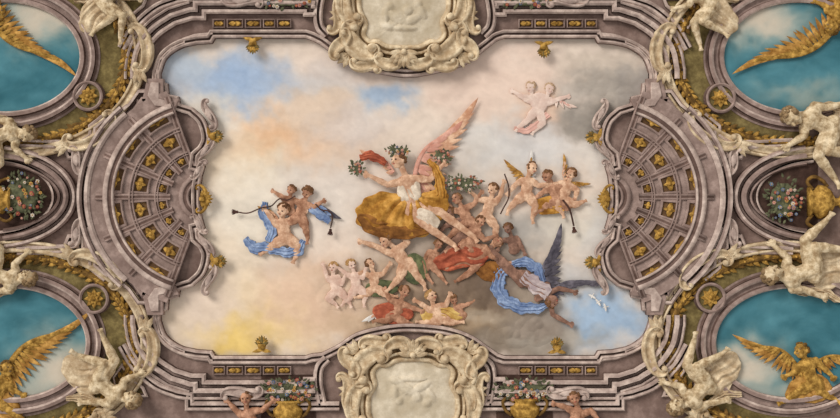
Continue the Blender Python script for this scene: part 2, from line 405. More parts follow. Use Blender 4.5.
for fx in (0,1):
    for fy in (0,1):
        s=1 if fx==fy else -1
        q=lambda p: mir(p,fx,fy)
        for x0,w in ((220,6),(236,8),(254,8),(270,6),(285,7)):
            (x,y),=q([(x0,24.5)]); gcoffer(x,y,w,4.4)
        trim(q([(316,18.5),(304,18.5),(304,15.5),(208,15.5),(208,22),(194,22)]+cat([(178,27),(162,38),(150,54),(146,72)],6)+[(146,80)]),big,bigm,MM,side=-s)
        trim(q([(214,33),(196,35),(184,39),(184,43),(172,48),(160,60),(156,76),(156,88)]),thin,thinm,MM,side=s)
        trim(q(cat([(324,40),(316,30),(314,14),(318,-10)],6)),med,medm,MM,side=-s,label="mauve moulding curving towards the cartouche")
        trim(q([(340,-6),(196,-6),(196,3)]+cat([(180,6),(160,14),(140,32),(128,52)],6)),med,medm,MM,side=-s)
        pl=q([(118,-2),(150,-2),(146,8),(134,18),(124,32),(114,18)])
        plate("corner_tablet",[pl],4,5.4,M_ol,label="small olive corner panel beside the cornice",cat="panel",group="olive corner panels")
        trim(pl,thin,thinm,MM,side=-s,closed=True,label="moulding round the olive panel")
        block(q([(150,80),(166,80),(166,98),(182,100),(176,112),(158,112),(146,98)]),12.5)
        block(q([(154,84),(162,84),(162,100),(176,103),(172,109),(158,107),(151,97)]),14.5,M_ml)
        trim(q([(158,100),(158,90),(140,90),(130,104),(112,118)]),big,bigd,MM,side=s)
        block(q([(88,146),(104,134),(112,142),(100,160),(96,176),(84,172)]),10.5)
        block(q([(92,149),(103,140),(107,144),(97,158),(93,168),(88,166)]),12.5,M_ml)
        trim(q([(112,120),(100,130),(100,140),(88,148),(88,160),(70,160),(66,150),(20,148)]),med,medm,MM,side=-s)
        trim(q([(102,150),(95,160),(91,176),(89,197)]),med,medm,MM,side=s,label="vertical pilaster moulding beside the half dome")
        (a0,a1)=q([(205,104),(216,126)]); bracket(a0,a1,3,s,h=8,m=M_ml)
        (a0,a1)=q([(199,160),(214,142)]); bracket(a0,a1,2.6,-s,h=8)
        (a0,a1)=q([(196,178),(205,162)]); bracket(a0,a1,2.4,s,h=9)
        (a0,a1)=q([(78,150),(82,172)]); bracket(a0,a1,3.8,-s,h=12)
        (a0,a1)=q([(228,4),(260,2)]); bracket(a0,a1,4,s,h=13)
for fx in (0,1):
    X0=606 if fx else 204
    lift=lambda r: (r-28)*.12
    def pol(r,a,h=5):
        aa=math.radians(a); return ((X0-r*math.cos(aa)) if not fx else (X0+r*math.cos(aa)),197+r*math.sin(aa),h+lift(r))
    mb=MB(); vs=[]; na=60; A=[-72+144*i/na for i in range(na+1)]
    for a in A: vs+= [pol(20,a,4.4),pol(110,a,4.4)]
    mb.add(vs,[(2*i,2*i+1,2*i+3,2*i+2) for i in range(na)],1)
    dome=mk("coffered_half_dome",mb,[M_ml,M_mm],label="mauve coffered half dome with gilded coffers",cat="half dome",group="coffered half domes")
    for r0,r1,h in ((97,108,9),(73,78,7.2),(48,52,7),(24,34,8.5)):
        b=MB(); w=r1-r0
        sweepmb(b,[pol(r0,a)[:2] for a in A],[(0,3),(0,h-1.2),(w*.25,h),(w*.45,h),(w*.5,h-1.2),(w*.75,h-1.2),(w*.8,h),(w,h),(w,3)],False,[1,0,0,2,2,2,0,1],side=(-1 if fx else 1),hoff=[lift(r0)]*len(A))
        mk("rib",b,[M_ml if r0>90 else M_mm,M_mm,M_md],parent=dome)
    ns=6
    for k in range(ns+1):
        a=-71+142*k/ns; b=MB(); hw=3.2
        p=[pol(r,a) for r in (32,60,104)]
        sweepmb(b,[z[:2] for z in p],[(-hw,3),(-hw,6),(-hw*.6,7.2),(-hw*.35,6.4),(hw*.35,6.4),(hw*.6,7.2),(hw,6),(hw,3)],hoff=[z[2]-5 for z in p],mis=[2,0,0,2,0,0,2])
        mk("rib",b,[M_mm,M_mm,M_md],parent=dome)
    wa=142/ns
    for k in range(ns):
        a=-71+wa*(k+.5)
        for r0,r1 in ((78.5,96.5),(53,72.5),(35,47.5)):
            rm=(r0+r1)/2; hw=wa/2-math.degrees(3.0/rm)
            def ring(sc_,h): return [pol(rm+(r-rm)*sc_,a+g_*hw*sc_,h) for r,g_ in ((r0,-1),(r0,-.33),(r0,.33),(r0,1),(r1,1),(r1,.33),(r1,-.33),(r1,-1))]
            b=MB(); v1=ring(1,6)+ring(.92,7)+ring(.78,7)+ring(.74,4.8)
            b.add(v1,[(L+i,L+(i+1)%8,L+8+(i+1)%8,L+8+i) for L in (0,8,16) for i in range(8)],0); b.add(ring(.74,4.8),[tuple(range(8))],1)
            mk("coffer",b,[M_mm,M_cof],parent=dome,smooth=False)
            g=MB(); c=pol(rm,a,5.3); tw=rm*math.radians(hw)*.7; rw=(r1-r0)*.34
            base=math.atan2(c[1]-197,c[0]-X0); tn=base+math.pi/2
            h0=c[2]+.5
            for sg in (0,math.pi):
                leaf(g,c[0],c[1],h0,tn+sg,tw*1.0,rw*.5,rise=1.3,n=5,lob=2)
                leaf(g,c[0],c[1],h0,base+sg,rw*1.0,tw*.26,rise=1.3,n=4)
                for d in (-.42,.42): leaf(g,c[0],c[1],h0,tn+sg+d,tw*.95,rw*.36,rise=1.3,n=5,curl=-.3*math.copysign(1,d))
            ball(g,(c[0],c[1],h0+.9),min(tw,rw)*.34,seg=6,rings=4)
            mk("gilded_ornament",g,M_go,parent=dome)
for fx in (0,1):
    s=-1 if fx else 1
    trim(mir(ell(204,197,110,106,131,229,40),fx,0),[(0,3),(0,15),(2,17),(5,17),(5,12),(8,10),(8,14),(10,16),(12.5,16),(12.5,10),(15,8),(15,3)],[2,0,0,3,2,3,1,0,3,2,1],MM,side=s,label="mauve cornice curving round the half dome")
    trim(mir(ell(-6,197,86,52,-80,80,30),fx,0),big,bigd,MM,side=-s,label="mauve niche arch moulding")
    trim(mir(ell(-6,197,60,34,-85,85,30),fx,0),thin,thinm,MM,side=s,label="inner niche arch moulding")
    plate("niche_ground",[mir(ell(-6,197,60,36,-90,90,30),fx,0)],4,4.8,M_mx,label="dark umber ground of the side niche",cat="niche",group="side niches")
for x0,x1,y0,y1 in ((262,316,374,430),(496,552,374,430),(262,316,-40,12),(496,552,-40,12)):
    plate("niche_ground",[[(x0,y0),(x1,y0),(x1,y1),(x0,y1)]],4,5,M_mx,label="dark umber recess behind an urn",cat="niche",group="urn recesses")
def shell(x,y,ang):
    b=MB(); cx=x-math.cos(ang)*5
    for i in range(9):
        a=ang+math.radians(-88+22*i); leaf(b,cx,y,8,a,11-abs(i-4)*.4,2.2,rise=1.6,n=5)
    ball(b,(cx,y,10),3)
    scroll(b,(x-math.cos(ang)*6,y-13),(x-math.cos(ang)*6,y+13),1.8,side=1 if math.cos(ang)>0 else -1,curl=8)
    mk("shell_ornament",b,M_go,label="gilded scallop shell on the cornice edge",cat="shell ornament",group="gilded shells")
shell(209,199,0); shell(601,199,math.pi)
def flower(mats):
    b=MB(); n=6
    for i in range(n): leaf(b,0,0,0,i*2*math.pi/n,2.6,1.1,rise=.9,n=3)
    ball(b,(0,0,1),.8,1,seg=6,rings=4)
    return mk("flower",b,mats)
FL=[flower([m,M_fly]) for m in (M_flr,M_flw,M_flb,M_flp)]; FL.append(flower([M_fly,M_flr]))
def bouquet(x,y,rx,ry,nf,name="flower_bouquet",label="bouquet of mixed painted flowers",h=12,sz=1.0,cols=(0,1,2,3,4),parent=None,cat_="flowers",group=None):
    b=MB(); ball(b,(x,y,h-2),(rx*.8,ry*.8,1.5))
    for i in range(int(nf*2)):
        a=random.random()*6.28; r=random.random()**.5
        leaf(b,x+rx*r*math.cos(a),y+ry*r*math.sin(a),h-2+random.random(),a+random.uniform(-.7,.7),5*sz,1.3*sz,rise=1.2,n=4)
    if parent is None: o=mk(name,b,M_leaf,label=label,cat=cat_,group=group)
    else: o=mk(name,b,M_leaf,parent=parent)
    for i in range(nf):
        a=random.random()*6.28; r=random.random()**.5; src=FL[random.choice(cols)]
        copyto(src,x+rx*r*math.cos(a),y+ry*r*math.sin(a),h+.5+1.5*(1-r),random.random()*3,o,scale=sz*random.uniform(.5,.95))
    return o
for i,(x,y) in enumerate(((219,137),(222,261),(254,49),(263,341),(543,53),(556,342),(590,138),(589,262))):
    b=MB()
    ang=0 if x<240 else (math.pi if x>570 else (math.pi/2 if y<200 else -math.pi/2))
    ux,uy=math.cos(ang),math.sin(ang); bx,by=x-ux*9,y-uy*9
    tube(b,[(bx,by,7),(bx+ux*2,by+uy*2,8),(bx+ux*7,by+uy*7,8.5)],[1.6,3.4,4.8],1,flat=.7)
    for k in (-1,1):
        leaf(b,bx,by,8,ang+k*1.3,9,2.2,rise=1.2,n=5,mi=1,curl=k*.4)
    for k in range(9): leaf(b,bx+ux*6,by+uy*6,8+random.random(),ang+math.radians(-68+17*k),10-abs(k-4)*.6,1.9,rise=1.2,n=5,mi=k%2)
    for k in range(8): ball(b,(bx+ux*8+random.uniform(-4,4),by+uy*8+random.uniform(-4,4),9.5),1.2,1,seg=6,rings=4)
    mk("leaf_finial",b,[M_ol,M_go],label="gilded finial cup with olive leaves on the cornice",cat="finial",group="cornice finials")
# ---------------------------------------------------------------- medallions
def garland(path,sz,mats,label,group):
    b=MB(); N=len(path)
    tube(b,[(p[0],p[1],5) for p in path],sz*.55,1,seg=6)
    acc=0
    for i in range(1,N):
        d=(path[i][0]-path[i-1][0],path[i][1]-path[i-1][1]); L=math.hypot(*d); acc+=L
        if acc>sz*.55:
            acc=0; a=math.atan2(d[1],d[0])
            for da in (-.85,.85,0):
                leaf(b,path[i][0],path[i][1],7 if da else 8,a+da+random.uniform(-.2,.2),sz*1.3,sz*.3,rise=1,n=3,mi=random.choice((0,0,1)))
            if random.random()<.5: ball(b,(path[i][0],path[i][1],9),sz*.18,0,seg=6,rings=4)
    mk("laurel_garland",b,mats,label=label,cat="garland",group=group)
CENT=[(8,58,0,0),(796,58,1,0),(14,342,0,1),(788,342,1,1)]
PALE={0:[(44,16,50,24,1.)],1:[(762,24,40,20,1.),(800,96,40,12,.5)],2:[(66,368,38,30,1.),(20,400,40,16,.8)],3:[(742,368,36,24,1.),(800,402,60,14,.8)]}
for ci,(cx,cy,fx,fy) in enumerate(CENT):
    sx=-1 if fx else 1; sy=-1 if fy else 1
    RX,RY=75,55
    med_o=empty("oval_medallion",cx,cy,4,label="oval medallion with teal sky ground in a mauve ring",cat="medallion",group="corner medallions")
    b=MB(); vs=[]; n=72; R=24
    for r in range(R+1):
        for j in range(n): vs.append((cx+RX*r/R*math.cos(2*math.pi*j/n),cy+RY*r/R*math.sin(2*math.pi*j/n),5.2))
    b.add(vs,[(r*n+j,r*n+(j+1)%n,(r+1)*n+(j+1)%n,(r+1)*n+j) for r in range(R) for j in range(n)])
    gr=mk("ground",b,M_sky,parent=med_o)
    def fn(x,y):
        wx=(fbm(x/16,y/16,5,3)-.5)*30; wy=(fbm(x/16,y/16,15,3)-.5)*30
        c=np.zeros(x.shape+(3,)); c[...]=(72,122,134)
        c+= ((fbm(x/22,y/14,71)-.5)*56)[...,None]*np.array([.9,1,1])
        for px,py,prx,pry,s_ in PALE[ci]:
            w=(s_*np.exp(-.7*(((x+wx-px)/prx)**2+((y+wy-py)/pry)**2)**1.3))[...,None]
            c=c*(1-w)+np.array((204,192,174))*w
        return tolin(np.clip(c,0,255)/255)
    a=np.array(vs); colattr(gr.data,a[:,0],a[:,1],fn)
    b=MB(); pth=ell(cx,cy,RX,RY,0,360,96)[:-1]
    sweepmb(b,pth,[(-1,4),(-1,8),(.6,10),(4,10),(5,6.5),(7,6),(10,7),(10,10),(12,11.5),(15,10.5),(15,6.5),(17,5.5),(19,5.5),(19,3)],True,[2,0,1,2,1,1,3,0,1,3,2,1,2])
    mk("ring",b,[M_ml,M_mm,M_md,M_mx],parent=med_o,smooth=False)
    gx,gy=cx+sx*6,cy
    grx,gry=118,88
    pth=ell(gx,gy,grx,gry,-95,100,90); pth=[(gx+(p[0]-gx)*sx,gy+(p[1]-gy)*sy) for p in pth]
    rg=lambda f:[(gx+(p[0]-gx)*f,gy+(p[1]-gy)*f) for p in pth]
    plate("spandrel_field",[rg(.95)+rg(.72)[::-1]],3.5,4.6,M_ol,label="olive green painted field round the medallion",cat="panel",group="olive spandrel panels")
    garland(rg(.975),8.0,[M_go,M_god],"gilded laurel garland curving round the medallion","gilded laurel garlands")
    b=MB(); out=rg(1.09)
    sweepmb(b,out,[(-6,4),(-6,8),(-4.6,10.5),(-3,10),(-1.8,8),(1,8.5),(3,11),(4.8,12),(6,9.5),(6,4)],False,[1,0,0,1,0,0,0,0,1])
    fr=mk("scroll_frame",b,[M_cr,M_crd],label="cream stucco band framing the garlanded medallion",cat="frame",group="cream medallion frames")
    for t in (.12,.40,.70):
        i=int(t*90); j=min(i+11,90)
        b=MB(); P0=out[i]; P1=out[j]
        o0=(gx+(P0[0]-gx)*1.03,gy+(P0[1]-gy)*1.03); o1=(gx+(P1[0]-gx)*1.03,gy+(P1[1]-gy)*1.03)
        scroll(b,o0,o1,4.6,side=(1 if fx==fy else -1),curl=9,kk=1.6,h=13,dbl=True); mk("scroll",b,M_cr,parent=fr)
        b=MB(); a=math.atan2(P1[1]-P0[1],P1[0]-P0[0])
        for d in (-.4,0,.4): leaf(b,P1[0],P1[1],12,a+d,17,3.6,rise=2.4,lob=3,n=9)
        mk("acanthus_leaf",b,M_cr,parent=fr)
    rx_,ry_={(0,0):(91,97),(1,0):(718,99),(0,1):(97,298),(1,1):(708,297)}[(fx,fy)]
    b=MB(); sweepmb(b,ell(rx_,ry_,12,12,0,360,40)[:-1],[(0,5),(0,11),(1.5,12.5),(3,11.5),(3,8),(4,5)],True,[1,0,0,1,1])
    ro=mk("roundel",b,[M_mm,M_md],smooth=False,label="small roundel with gilded rosette on olive ground",cat="roundel",group="small roundels")
    plate("disc",[ell(rx_,ry_,12.5,12.5,0,360,40)[:-1]],4.6,8.5,M_ol,parent=ro)
    b=MB()
    for k in range(8): leaf(b,rx_,ry_,9,k*math.pi/4,10,3.4,rise=1.8,n=5,lob=2)
    for k in range(8): leaf(b,rx_,ry_,10,k*math.pi/4+.4,6,2.2,rise=1.6,n=4)
    ball(b,(rx_,ry_,11.5),2.0); mk("rosette",b,M_go,parent=ro)
# ---------------------------------------------------------------- cartouches
def cartouche(cx,cy,fy,lab):
    s=-1 if fy else 1
    T=lambda p:(cx+p[0],cy+p[1]*s)
    outl=cat([T(p) for p in ((0,27),(16,26),(26,21),(34,21),(40,14),(38,2),(44,-12),(42,-32),(25,-44),(0,-48),(-25,-44),(-42,-32),(-44,-12),(-38,2),(-40,14),(-34,21),(-26,21),(-16,26))],6,True)
    back=cat([T(p) for p in ((0,44),(22,43),(40,38),(52,26),(50,8),(58,-12),(56,-40),(40,-58),(0,-62),(-40,-58),(-56,-40),(-58,-12),(-50,8),(-52,26),(-40,38),(-22,43))],6,True)
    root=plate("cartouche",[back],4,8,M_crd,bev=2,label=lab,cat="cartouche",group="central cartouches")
    b=MB(); N=len(outl); c=np.array(outl).mean(0); R=30; vs=[]
    for r in range(R+1):
        t=r/R
        for p in outl: 
            x=c[0]+(p[0]-c[0])*t; y=c[1]+(p[1]-c[1])*t; vs.append([x,y,t])
    q=np.array(vs)
    rel=np.zeros(len(q))
    for (px,py,pr,pq,an) in ((-6,4,13,5,.5),(4,-4,5,5,0),(8,6,11,4,-.5),(-16,12,8,4,.2),(14,-10,4,4,0),(18,-2,8,3.5,1.1),(-14,-8,4,4,0),(-18,0,8,3.5,1.5),(0,14,14,3,0)):
        X=(q[:,0]-cx-px); Y=(q[:,1]-cy-(py-6)*s); xr=X*math.cos(an)+Y*math.sin(an); yr=-X*math.sin(an)+Y*math.cos(an)
        rel=np.maximum(rel,2.4*np.sqrt(np.clip(1-(xr/pr)**2-(yr/pq)**2,0,1)))
    hh=8.5+3*(1-q[:,2]**2)+rel+(fbm(q[:,0]/5,q[:,1]/5,77+fy,3)-.5)*1.2*(q[:,2]<.9)
    b.add([(float(a_),float(b_),float(z)) for (a_,b_),z in zip(q[:,:2],hh)],[(r*N+i,r*N+(i+1)%N,(r+1)*N+(i+1)%N,(r+1)*N+i) for r in range(R) for i in range(N)])
    mk("panel",b,M_pan,parent=root)
    b=MB(); ar=sum(outl[i-1][0]*outl[i][1]-outl[i][0]*outl[i-1][1] for i in range(len(outl))); sg=1 if ar>0 else -1
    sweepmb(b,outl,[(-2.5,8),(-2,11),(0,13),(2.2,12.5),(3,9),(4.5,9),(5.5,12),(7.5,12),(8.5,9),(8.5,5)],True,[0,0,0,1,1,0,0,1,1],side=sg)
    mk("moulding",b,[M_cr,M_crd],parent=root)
    F=[((-56,-34),(-50,2),6,1,0),((-56,8),(-32,34),7.2,1,0),((-26,38),(-4,41),4.6,1,0),((-68,10),(-62,-24),4.2,-1,1),
       ((-70,34),(-56,14),5,1,1),((-50,44),(-26,46),4.4,-1,1)]
    for p0,p1,r,sd,S in F:
        for mx_ in (1,-1):
            b=MB(); scroll(b,T((p0[0]*mx_,p0[1])),T((p1[0]*mx_,p1[1])),r,side=sd*-s*mx_,curl=9,kk=2.0,h=14 if r>4.5 else 12,S=bool(S),dbl=True); mk("scroll",b,M_cr,parent=root)
    for x0,y0,a in ((-60,38,140),(-66,-6,200)):
        for mx_ in (1,-1):
            b=MB(); x,y=T((x0*mx_,y0)); aa=a if mx_==1 else 180-a
            for d in (-30,0,30): leaf(b,x-7*math.cos(math.radians(aa)),y-7*s*math.sin(math.radians(aa)),10,s*math.radians(aa+d),15,3.8,rise=2.4,lob=3,n=9)
            mk("acanthus_leaf",b,M_cr,parent=root)
    b=MB(); x,y=T((0,32))
    for k in range(9): leaf(b,x,y,14,s*math.radians(90-84+21*k),16,3.2,rise=2.4,n=7)
    ball(b,(x,y,16),3.2); mk("shell",b,M_cr,parent=root)
cartouche(404,22,0,"cream stucco cartouche with scrolls hanging from the upper cornice")
cartouche(413,385,1,"cream stucco cartouche with scrolls rising from the lower cornice")
# ---------------------------------------------------------------- vases
def vase(x,y,ang,sz,label,nf,flx,fly,frx,fry):
    prof=[(-16,5),(-14,6),(-12,3),(-9,3.2),(-6,9),(-1,13),(4,13.5),(7,10),(9,9),(11,12),(12,12)]
    b=MB(); d=(math.cos(ang),math.sin(ang))
    tube(b,[(x+d[0]*t*sz,y+d[1]*t*sz,9) for t,r in prof],[r*sz for t,r in prof],flat=.7,seg=20)
    ob=mk("vase",b,M_go,label=label,cat="vase")
    for sd in (-1,1):
        b=MB(); n=(-d[1]*sd,d[0]*sd)
        pts=cat([(x+d[0]*t*sz+n[0]*r*sz,y+d[1]*t*sz+n[1]*r*sz,10) for t,r in ((9,10),(13,16),(8,20),(1,17),(-3,12))],6)
        tube(b,pts,1.5*sz); mk("handle",b,M_god,parent=ob)
    b=MB()
    for k in range(9):
        t=-1+2*k/8; n=(-d[1],d[0])
        leaf(b,x-d[0]*6*sz+n[0]*t*6*sz,y-d[1]*6*sz+n[1]*t*6*sz,9+9*sz*.7*math.sqrt(max(0.,1-t*t)),ang+t*.35,9*sz,1.8*sz,rise=1.5,n=4)
    mk("acanthus_band",b,M_god,parent=ob)
    bouquet(flx,fly,frx,fry,nf,h=13,label="mixed bouquet of red, white and blue flowers in the vase")
vase(2,200,0,1.05,"gilded urn with scroll handles in the side niche",42,26,196,21,23)
vase(820,202,math.pi,1.25,"gilded urn with flowers standing in the side niche",36,780,200,18,22)
vase(289,412,-math.pi/2,1.1,"gilded bowl-shaped urn on the lower entablature",44,289,388,28,11)
vase(524,410,-math.pi/2,1.1,"gilded urn on the lower entablature beside a putto",44,523,387,28,11)
vase(286,-18,math.pi/2,1.0,"gilded urn on the upper entablature",22,288,2,26,8)
vase(522,-18,math.pi/2,1.0,"gilded urn on the upper entablature",22,524,2,26,8)
# ---------------------------------------------------------------- figures
def V3(p,h): 
    return np.array((p[0],p[1],p[2] if len(p)>2 else h),float)
def un(v): 
    L=np.linalg.norm(v); return v/L if L>1e-9 else v
def fig(label,s,head,chest,pel,al,ar_,ll,lr,face=(0,0,1),skin=M_skin,hair=M_hairb,adult=False,name="putto",cat_="putto",H=9,sw=1.0,group=None,curl=1,hairlen=0,fat=1.0):
    if not adult: s*=1.12
    head=V3(head,H+2); chest=V3(chest,H); pel=V3(pel,H)
    d=un(chest-pel); e=un(np.array((-d[1],d[0],0.))); f=un(np.array(face,float))
    mb=MB(); k=s
    if adult: CH,BE,HP,UA,EB,WR,TH,KN,AN=1.08,.92,1.08,.50,.40,.26,.84,.54,.32
    else: CH,BE,HP,UA,EB,WR,TH,KN,AN=1.0,1.1,1.04,.56,.46,.30,.90,.58,.36
    CH*=fat;BE*=fat;HP*=fat;TH*=fat
    shw=(1.2 if adult else .88)*k*sw; hpw=(.58 if adult else .55)*k
    wv=e*.42*k
    caps(mb,chest+wv,chest-wv,CH*k*.8,CH*k*.8)
    mid=(chest+pel)/2; caps(mb,chest,mid,CH*k*.9,BE*k*.9); caps(mb,mid,pel,BE*k*.92,HP*k*.9)
    caps(mb,pel+e*hpw*.6,pel-e*hpw*.6,HP*k*.78,HP*k*.78)
    up=un(head-chest); neck=chest+d*CH*k*.6
    caps(mb,neck,head-up*k*.3,k*.42,k*.38)
    u=un(up-f*np.dot(up,f)); sd=np.cross(u,f)
    ax=(sd,u,f)
    ball(mb,head+u*.12*k,(k*.80,k*.92,k*.9),ax=ax,seg=16,rings=10)
    ball(mb,head-u*.35*k+f*.25*k,(k*.58,k*.6,k*.6),ax=ax,seg=12,rings=8)
    ball(mb,head-u*.78*k+f*.5*k,k*.22)
    caps(mb,head+u*.12*k+f*.84*k,head-u*.16*k+f*1.06*k,k*.08,k*.15)
    for q in (-1,1):
        ball(mb,head+sd*q*.42*k-u*.28*k+f*.56*k,k*.27)
        ball(mb,head+sd*q*.82*k-u*.05*k,(k*.12,k*.24,k*.16),ax=ax)
        caps(mb,head+sd*q*.15*k+u*.3*k+f*.84*k,head+sd*q*.5*k+u*.28*k+f*.68*k,k*.1,k*.1)
    def hand(w,dr,sgn):
        dr=un(dr); sd2=un(np.cross(dr,np.array((0,0,1.)))+1e-6); pn=np.cross(sd2,dr)
        pe=w+dr*.42*k; caps(mb,w,pe,WR*k*.95,k*.24)
        caps(mb,pe-sd2*.14*k,pe+sd2*.14*k,k*.17,k*.17)
        for i,(o,L) in enumerate(((-.27,.36),(-.09,.44),(.1,.42),(.28,.32))):
            b0=pe+sd2*o*k; b1=b0+(dr+sd2*o*.9)*L*k*.6; b2=b1+(dr*.7+sd2*o*.5-pn*.55*curl)*L*k*.55
            caps(mb,b0,b1,k*.095,k*.09); caps(mb,b1,b2,k*.09,k*.07)
        t0=w+dr*.15*k+sd2*sgn*.2*k; t1=t0+(dr*.4+sd2*sgn*.75)*k*.32; t2=t1+(dr*.9+sd2*sgn*.2)*k*.25
        caps(mb,t0,t1,k*.12,k*.1); caps(mb,t1,t2,k*.1,k*.08)
    for sg,A in ((-1,al),(1,ar_)):
        if not A: continue
        sh=chest+e*sg*shw+d*.15*k; el=V3(A[0],H+1); ha=V3(A[1],H+2)
        caps(mb,sh,(sh+el)/2,UA*k*1.08,UA*k*1.0); caps(mb,(sh+el)/2,el,UA*k*1.0,EB*k*.9)
        caps(mb,el,(el*.6+ha*.4),EB*k*.92,EB*k*1.0); caps(mb,el*.6+ha*.4,ha,EB*k*1.0,WR*k)
        hand(ha,ha-el,-sg)
    for sg,A in ((-1,ll),(1,lr)):
        if not A: continue
        hp=pel+e*sg*hpw-d*.1*k; kn=V3(A[0],H+2); an=V3(A[1],H)
        caps(mb,hp,(hp+kn)/2,TH*k,TH*k*.95); caps(mb,(hp+kn)/2,kn,TH*k*.95,KN*k)
        ca=kn*.65+an*.35; caps(mb,kn,ca,KN*k*.95,KN*k*1.02); caps(mb,ca,an,KN*k*1.02,AN*k)
        sh=un(an-kn)
        if len(A)>2: to=V3(A[2],H)
        else: to=an+un(sh*.55+f*.35+np.array((0,0,.25)))*k*.95
        td=un(to-an); ts=un(np.cross(td,np.array((0,0,1.)))+1e-6)
        caps(mb,an-td*.12*k,an,AN*k,AN*k*.95); caps(mb,an,to,AN*k*.9,k*.22); caps(mb,to-ts*.12*k,to+ts*.12*k,k*.18,k*.17)
        for i in range(5):
            o=(i-2)*.12; caps(mb,to+ts*o*k,to+ts*o*1.2*k+td*(.26-.03*abs(i-1))*k,k*.085,k*.07)
    vox=max(.32,k*.062)
    body=mk(name,mb,skin,remesh=vox,sm=3,label=label,cat=cat_,group=group)
    stone=skin in (M_st,M_cr,M_go)
    for q in (-1,1):
        b=MB(); ball(b,head+sd*q*.32*k+u*.1*k+f*.8*k,(k*.16,k*.1,k*.12),ax=ax,seg=8,rings=6); mk("eye",b,M_crd if stone else (M_hairh if skin is M_skinh else M_dark),parent=body)
    b=MB(); ball(b,head-u*.42*k+f*.85*k,(k*.22,k*.08,k*.1),ax=ax,seg=8,rings=6); mk("mouth",b,M_crd if stone else (M_pinkh if skin is M_skinh else M_lip),parent=body)
    b=MB(); rnd=random.Random(int(head[0]*7+head[1]))
    for i in range(80):
        v=un(np.array([rnd.gauss(0,1) for _ in range(3)])); 
        a_=np.dot(v,f); b_=np.dot(v,u)
        if a_>.35 and b_<.72: continue
        if b_<-.35 and not hairlen: continue
        if a_>.7: continue
        c=head+u*.14*k+v*k*np.array(1.0)*.84
        ball(b,c,k*rnd.uniform(.2,.3),seg=7,rings=5)
    for i in range(hairlen):
        c=head-u*(.3+.18*i)*k-f*(.7+.1*i)*k; ball(b,c,k*.36,seg=8,rings=5)
    mk("hair",b,hair,parent=body)
    return body
def ridge(ph):
    """soft crests with crisp creases"""
    return (1-2*np.abs(np.sin(ph*.5))**.8)*-.75+.3*np.cos(1.7*ph+.6)
def drape(parent,spine,widths,m,h=10,dome=3,amp=1.2,nf=4,name="drapery",seed=0,**kw):
    sp=cat([tuple(p)+((h,) if len(p)==2 else ()) for p in spine],12); N=len(sp); K=36
    ww=np.interp(np.linspace(0,1,N),np.linspace(0,1,len(widths)),widths)
    nn=norms([p[:2] for p in sp],False); vs=[]
    for i,(p,n) in enumerate(zip(sp,nn)):
        L=math.hypot(*n); n=(n[0]/L,n[1]/L); u=i/N
        for j in range(K+1):
            v=-1+2*j/K
            w=ww[i]*(1+.16*math.sin(i*.55+seed+(3 if v>0 else 0))+.08*math.sin(i*1.3+seed))
            ph=nf*math.pi*v*1.1+2.2*math.sin(u*5+seed)+seed
            hh=p[2]+.7*dome*math.sqrt(max(0,1-v*v))-dome*.6*(abs(v)>.98)+1.5*amp*float(ridge(ph))
            vs.append((p[0]+n[0]*w*v,p[1]+n[1]*w*v,hh))
    mb=MB(); mb.add(vs,[(i*(K+1)+j,i*(K+1)+j+1,(i+1)*(K+1)+j+1,(i+1)*(K+1)+j) for i in range(N-1) for j in range(K)])
    return mk(name,mb,m,parent=parent,**kw)
def cloth(parent,outline,m,h=8,dome=6,amp=1.5,ang=0.5,per=9,name="drapery",seed=0,fan=None,**kw):
    ol=cat(outline,6,True); N=len(ol); a=np.array(ol); c=a.mean(0); R=40; vs=[]
    ca,sa=math.cos(ang),math.sin(ang)
    for r in range(R+1):
        t=r/R
        for i,p in enumerate(ol):
            tt=t*(1+.03*math.sin(i*1.1+seed)*t)
            vs.append([c[0]+(p[0]-c[0])*tt,c[1]+(p[1]-c[1])*tt,t])
    q=np.array(vs); w=(fbm(q[:,0]/20,q[:,1]/20,seed+3,2)-.5)*14
    if fan: 
        th=np.arctan2(q[:,1]-fan[1],q[:,0]-fan[0]); rr=np.hypot(q[:,1]-fan[1],q[:,0]-fan[0])
        th=(th-math.pi/2+math.pi)%(2*math.pi)-math.pi
        ph=(th*40+w*.6+rr*.15)/per*math.pi; at=np.clip(rr/16,0.2,1.2)
    else: ph=((-sa*q[:,0]+ca*q[:,1])+w)/per*math.pi*1.4; at=1
    fold=ridge(ph)*at
    k=.6/max(HS,.4)
    hh=h+.65*dome*np.sqrt(np.clip(1-q[:,2]**2.4,0,1))+amp*1.35*k*fold*(1-.3*q[:,2])-(q[:,2]>.999)*2
    mb=MB(); mb.add([(float(x),float(y),float(z)) for x,y,z in zip(q[:,0],q[:,1],hh)],[(r*N+i,r*N+(i+1)%N,(r+1)*N+(i+1)%N,(r+1)*N+i) for r in range(R) for i in range(N)])
    return mk(name,mb,m,parent=parent,**kw)
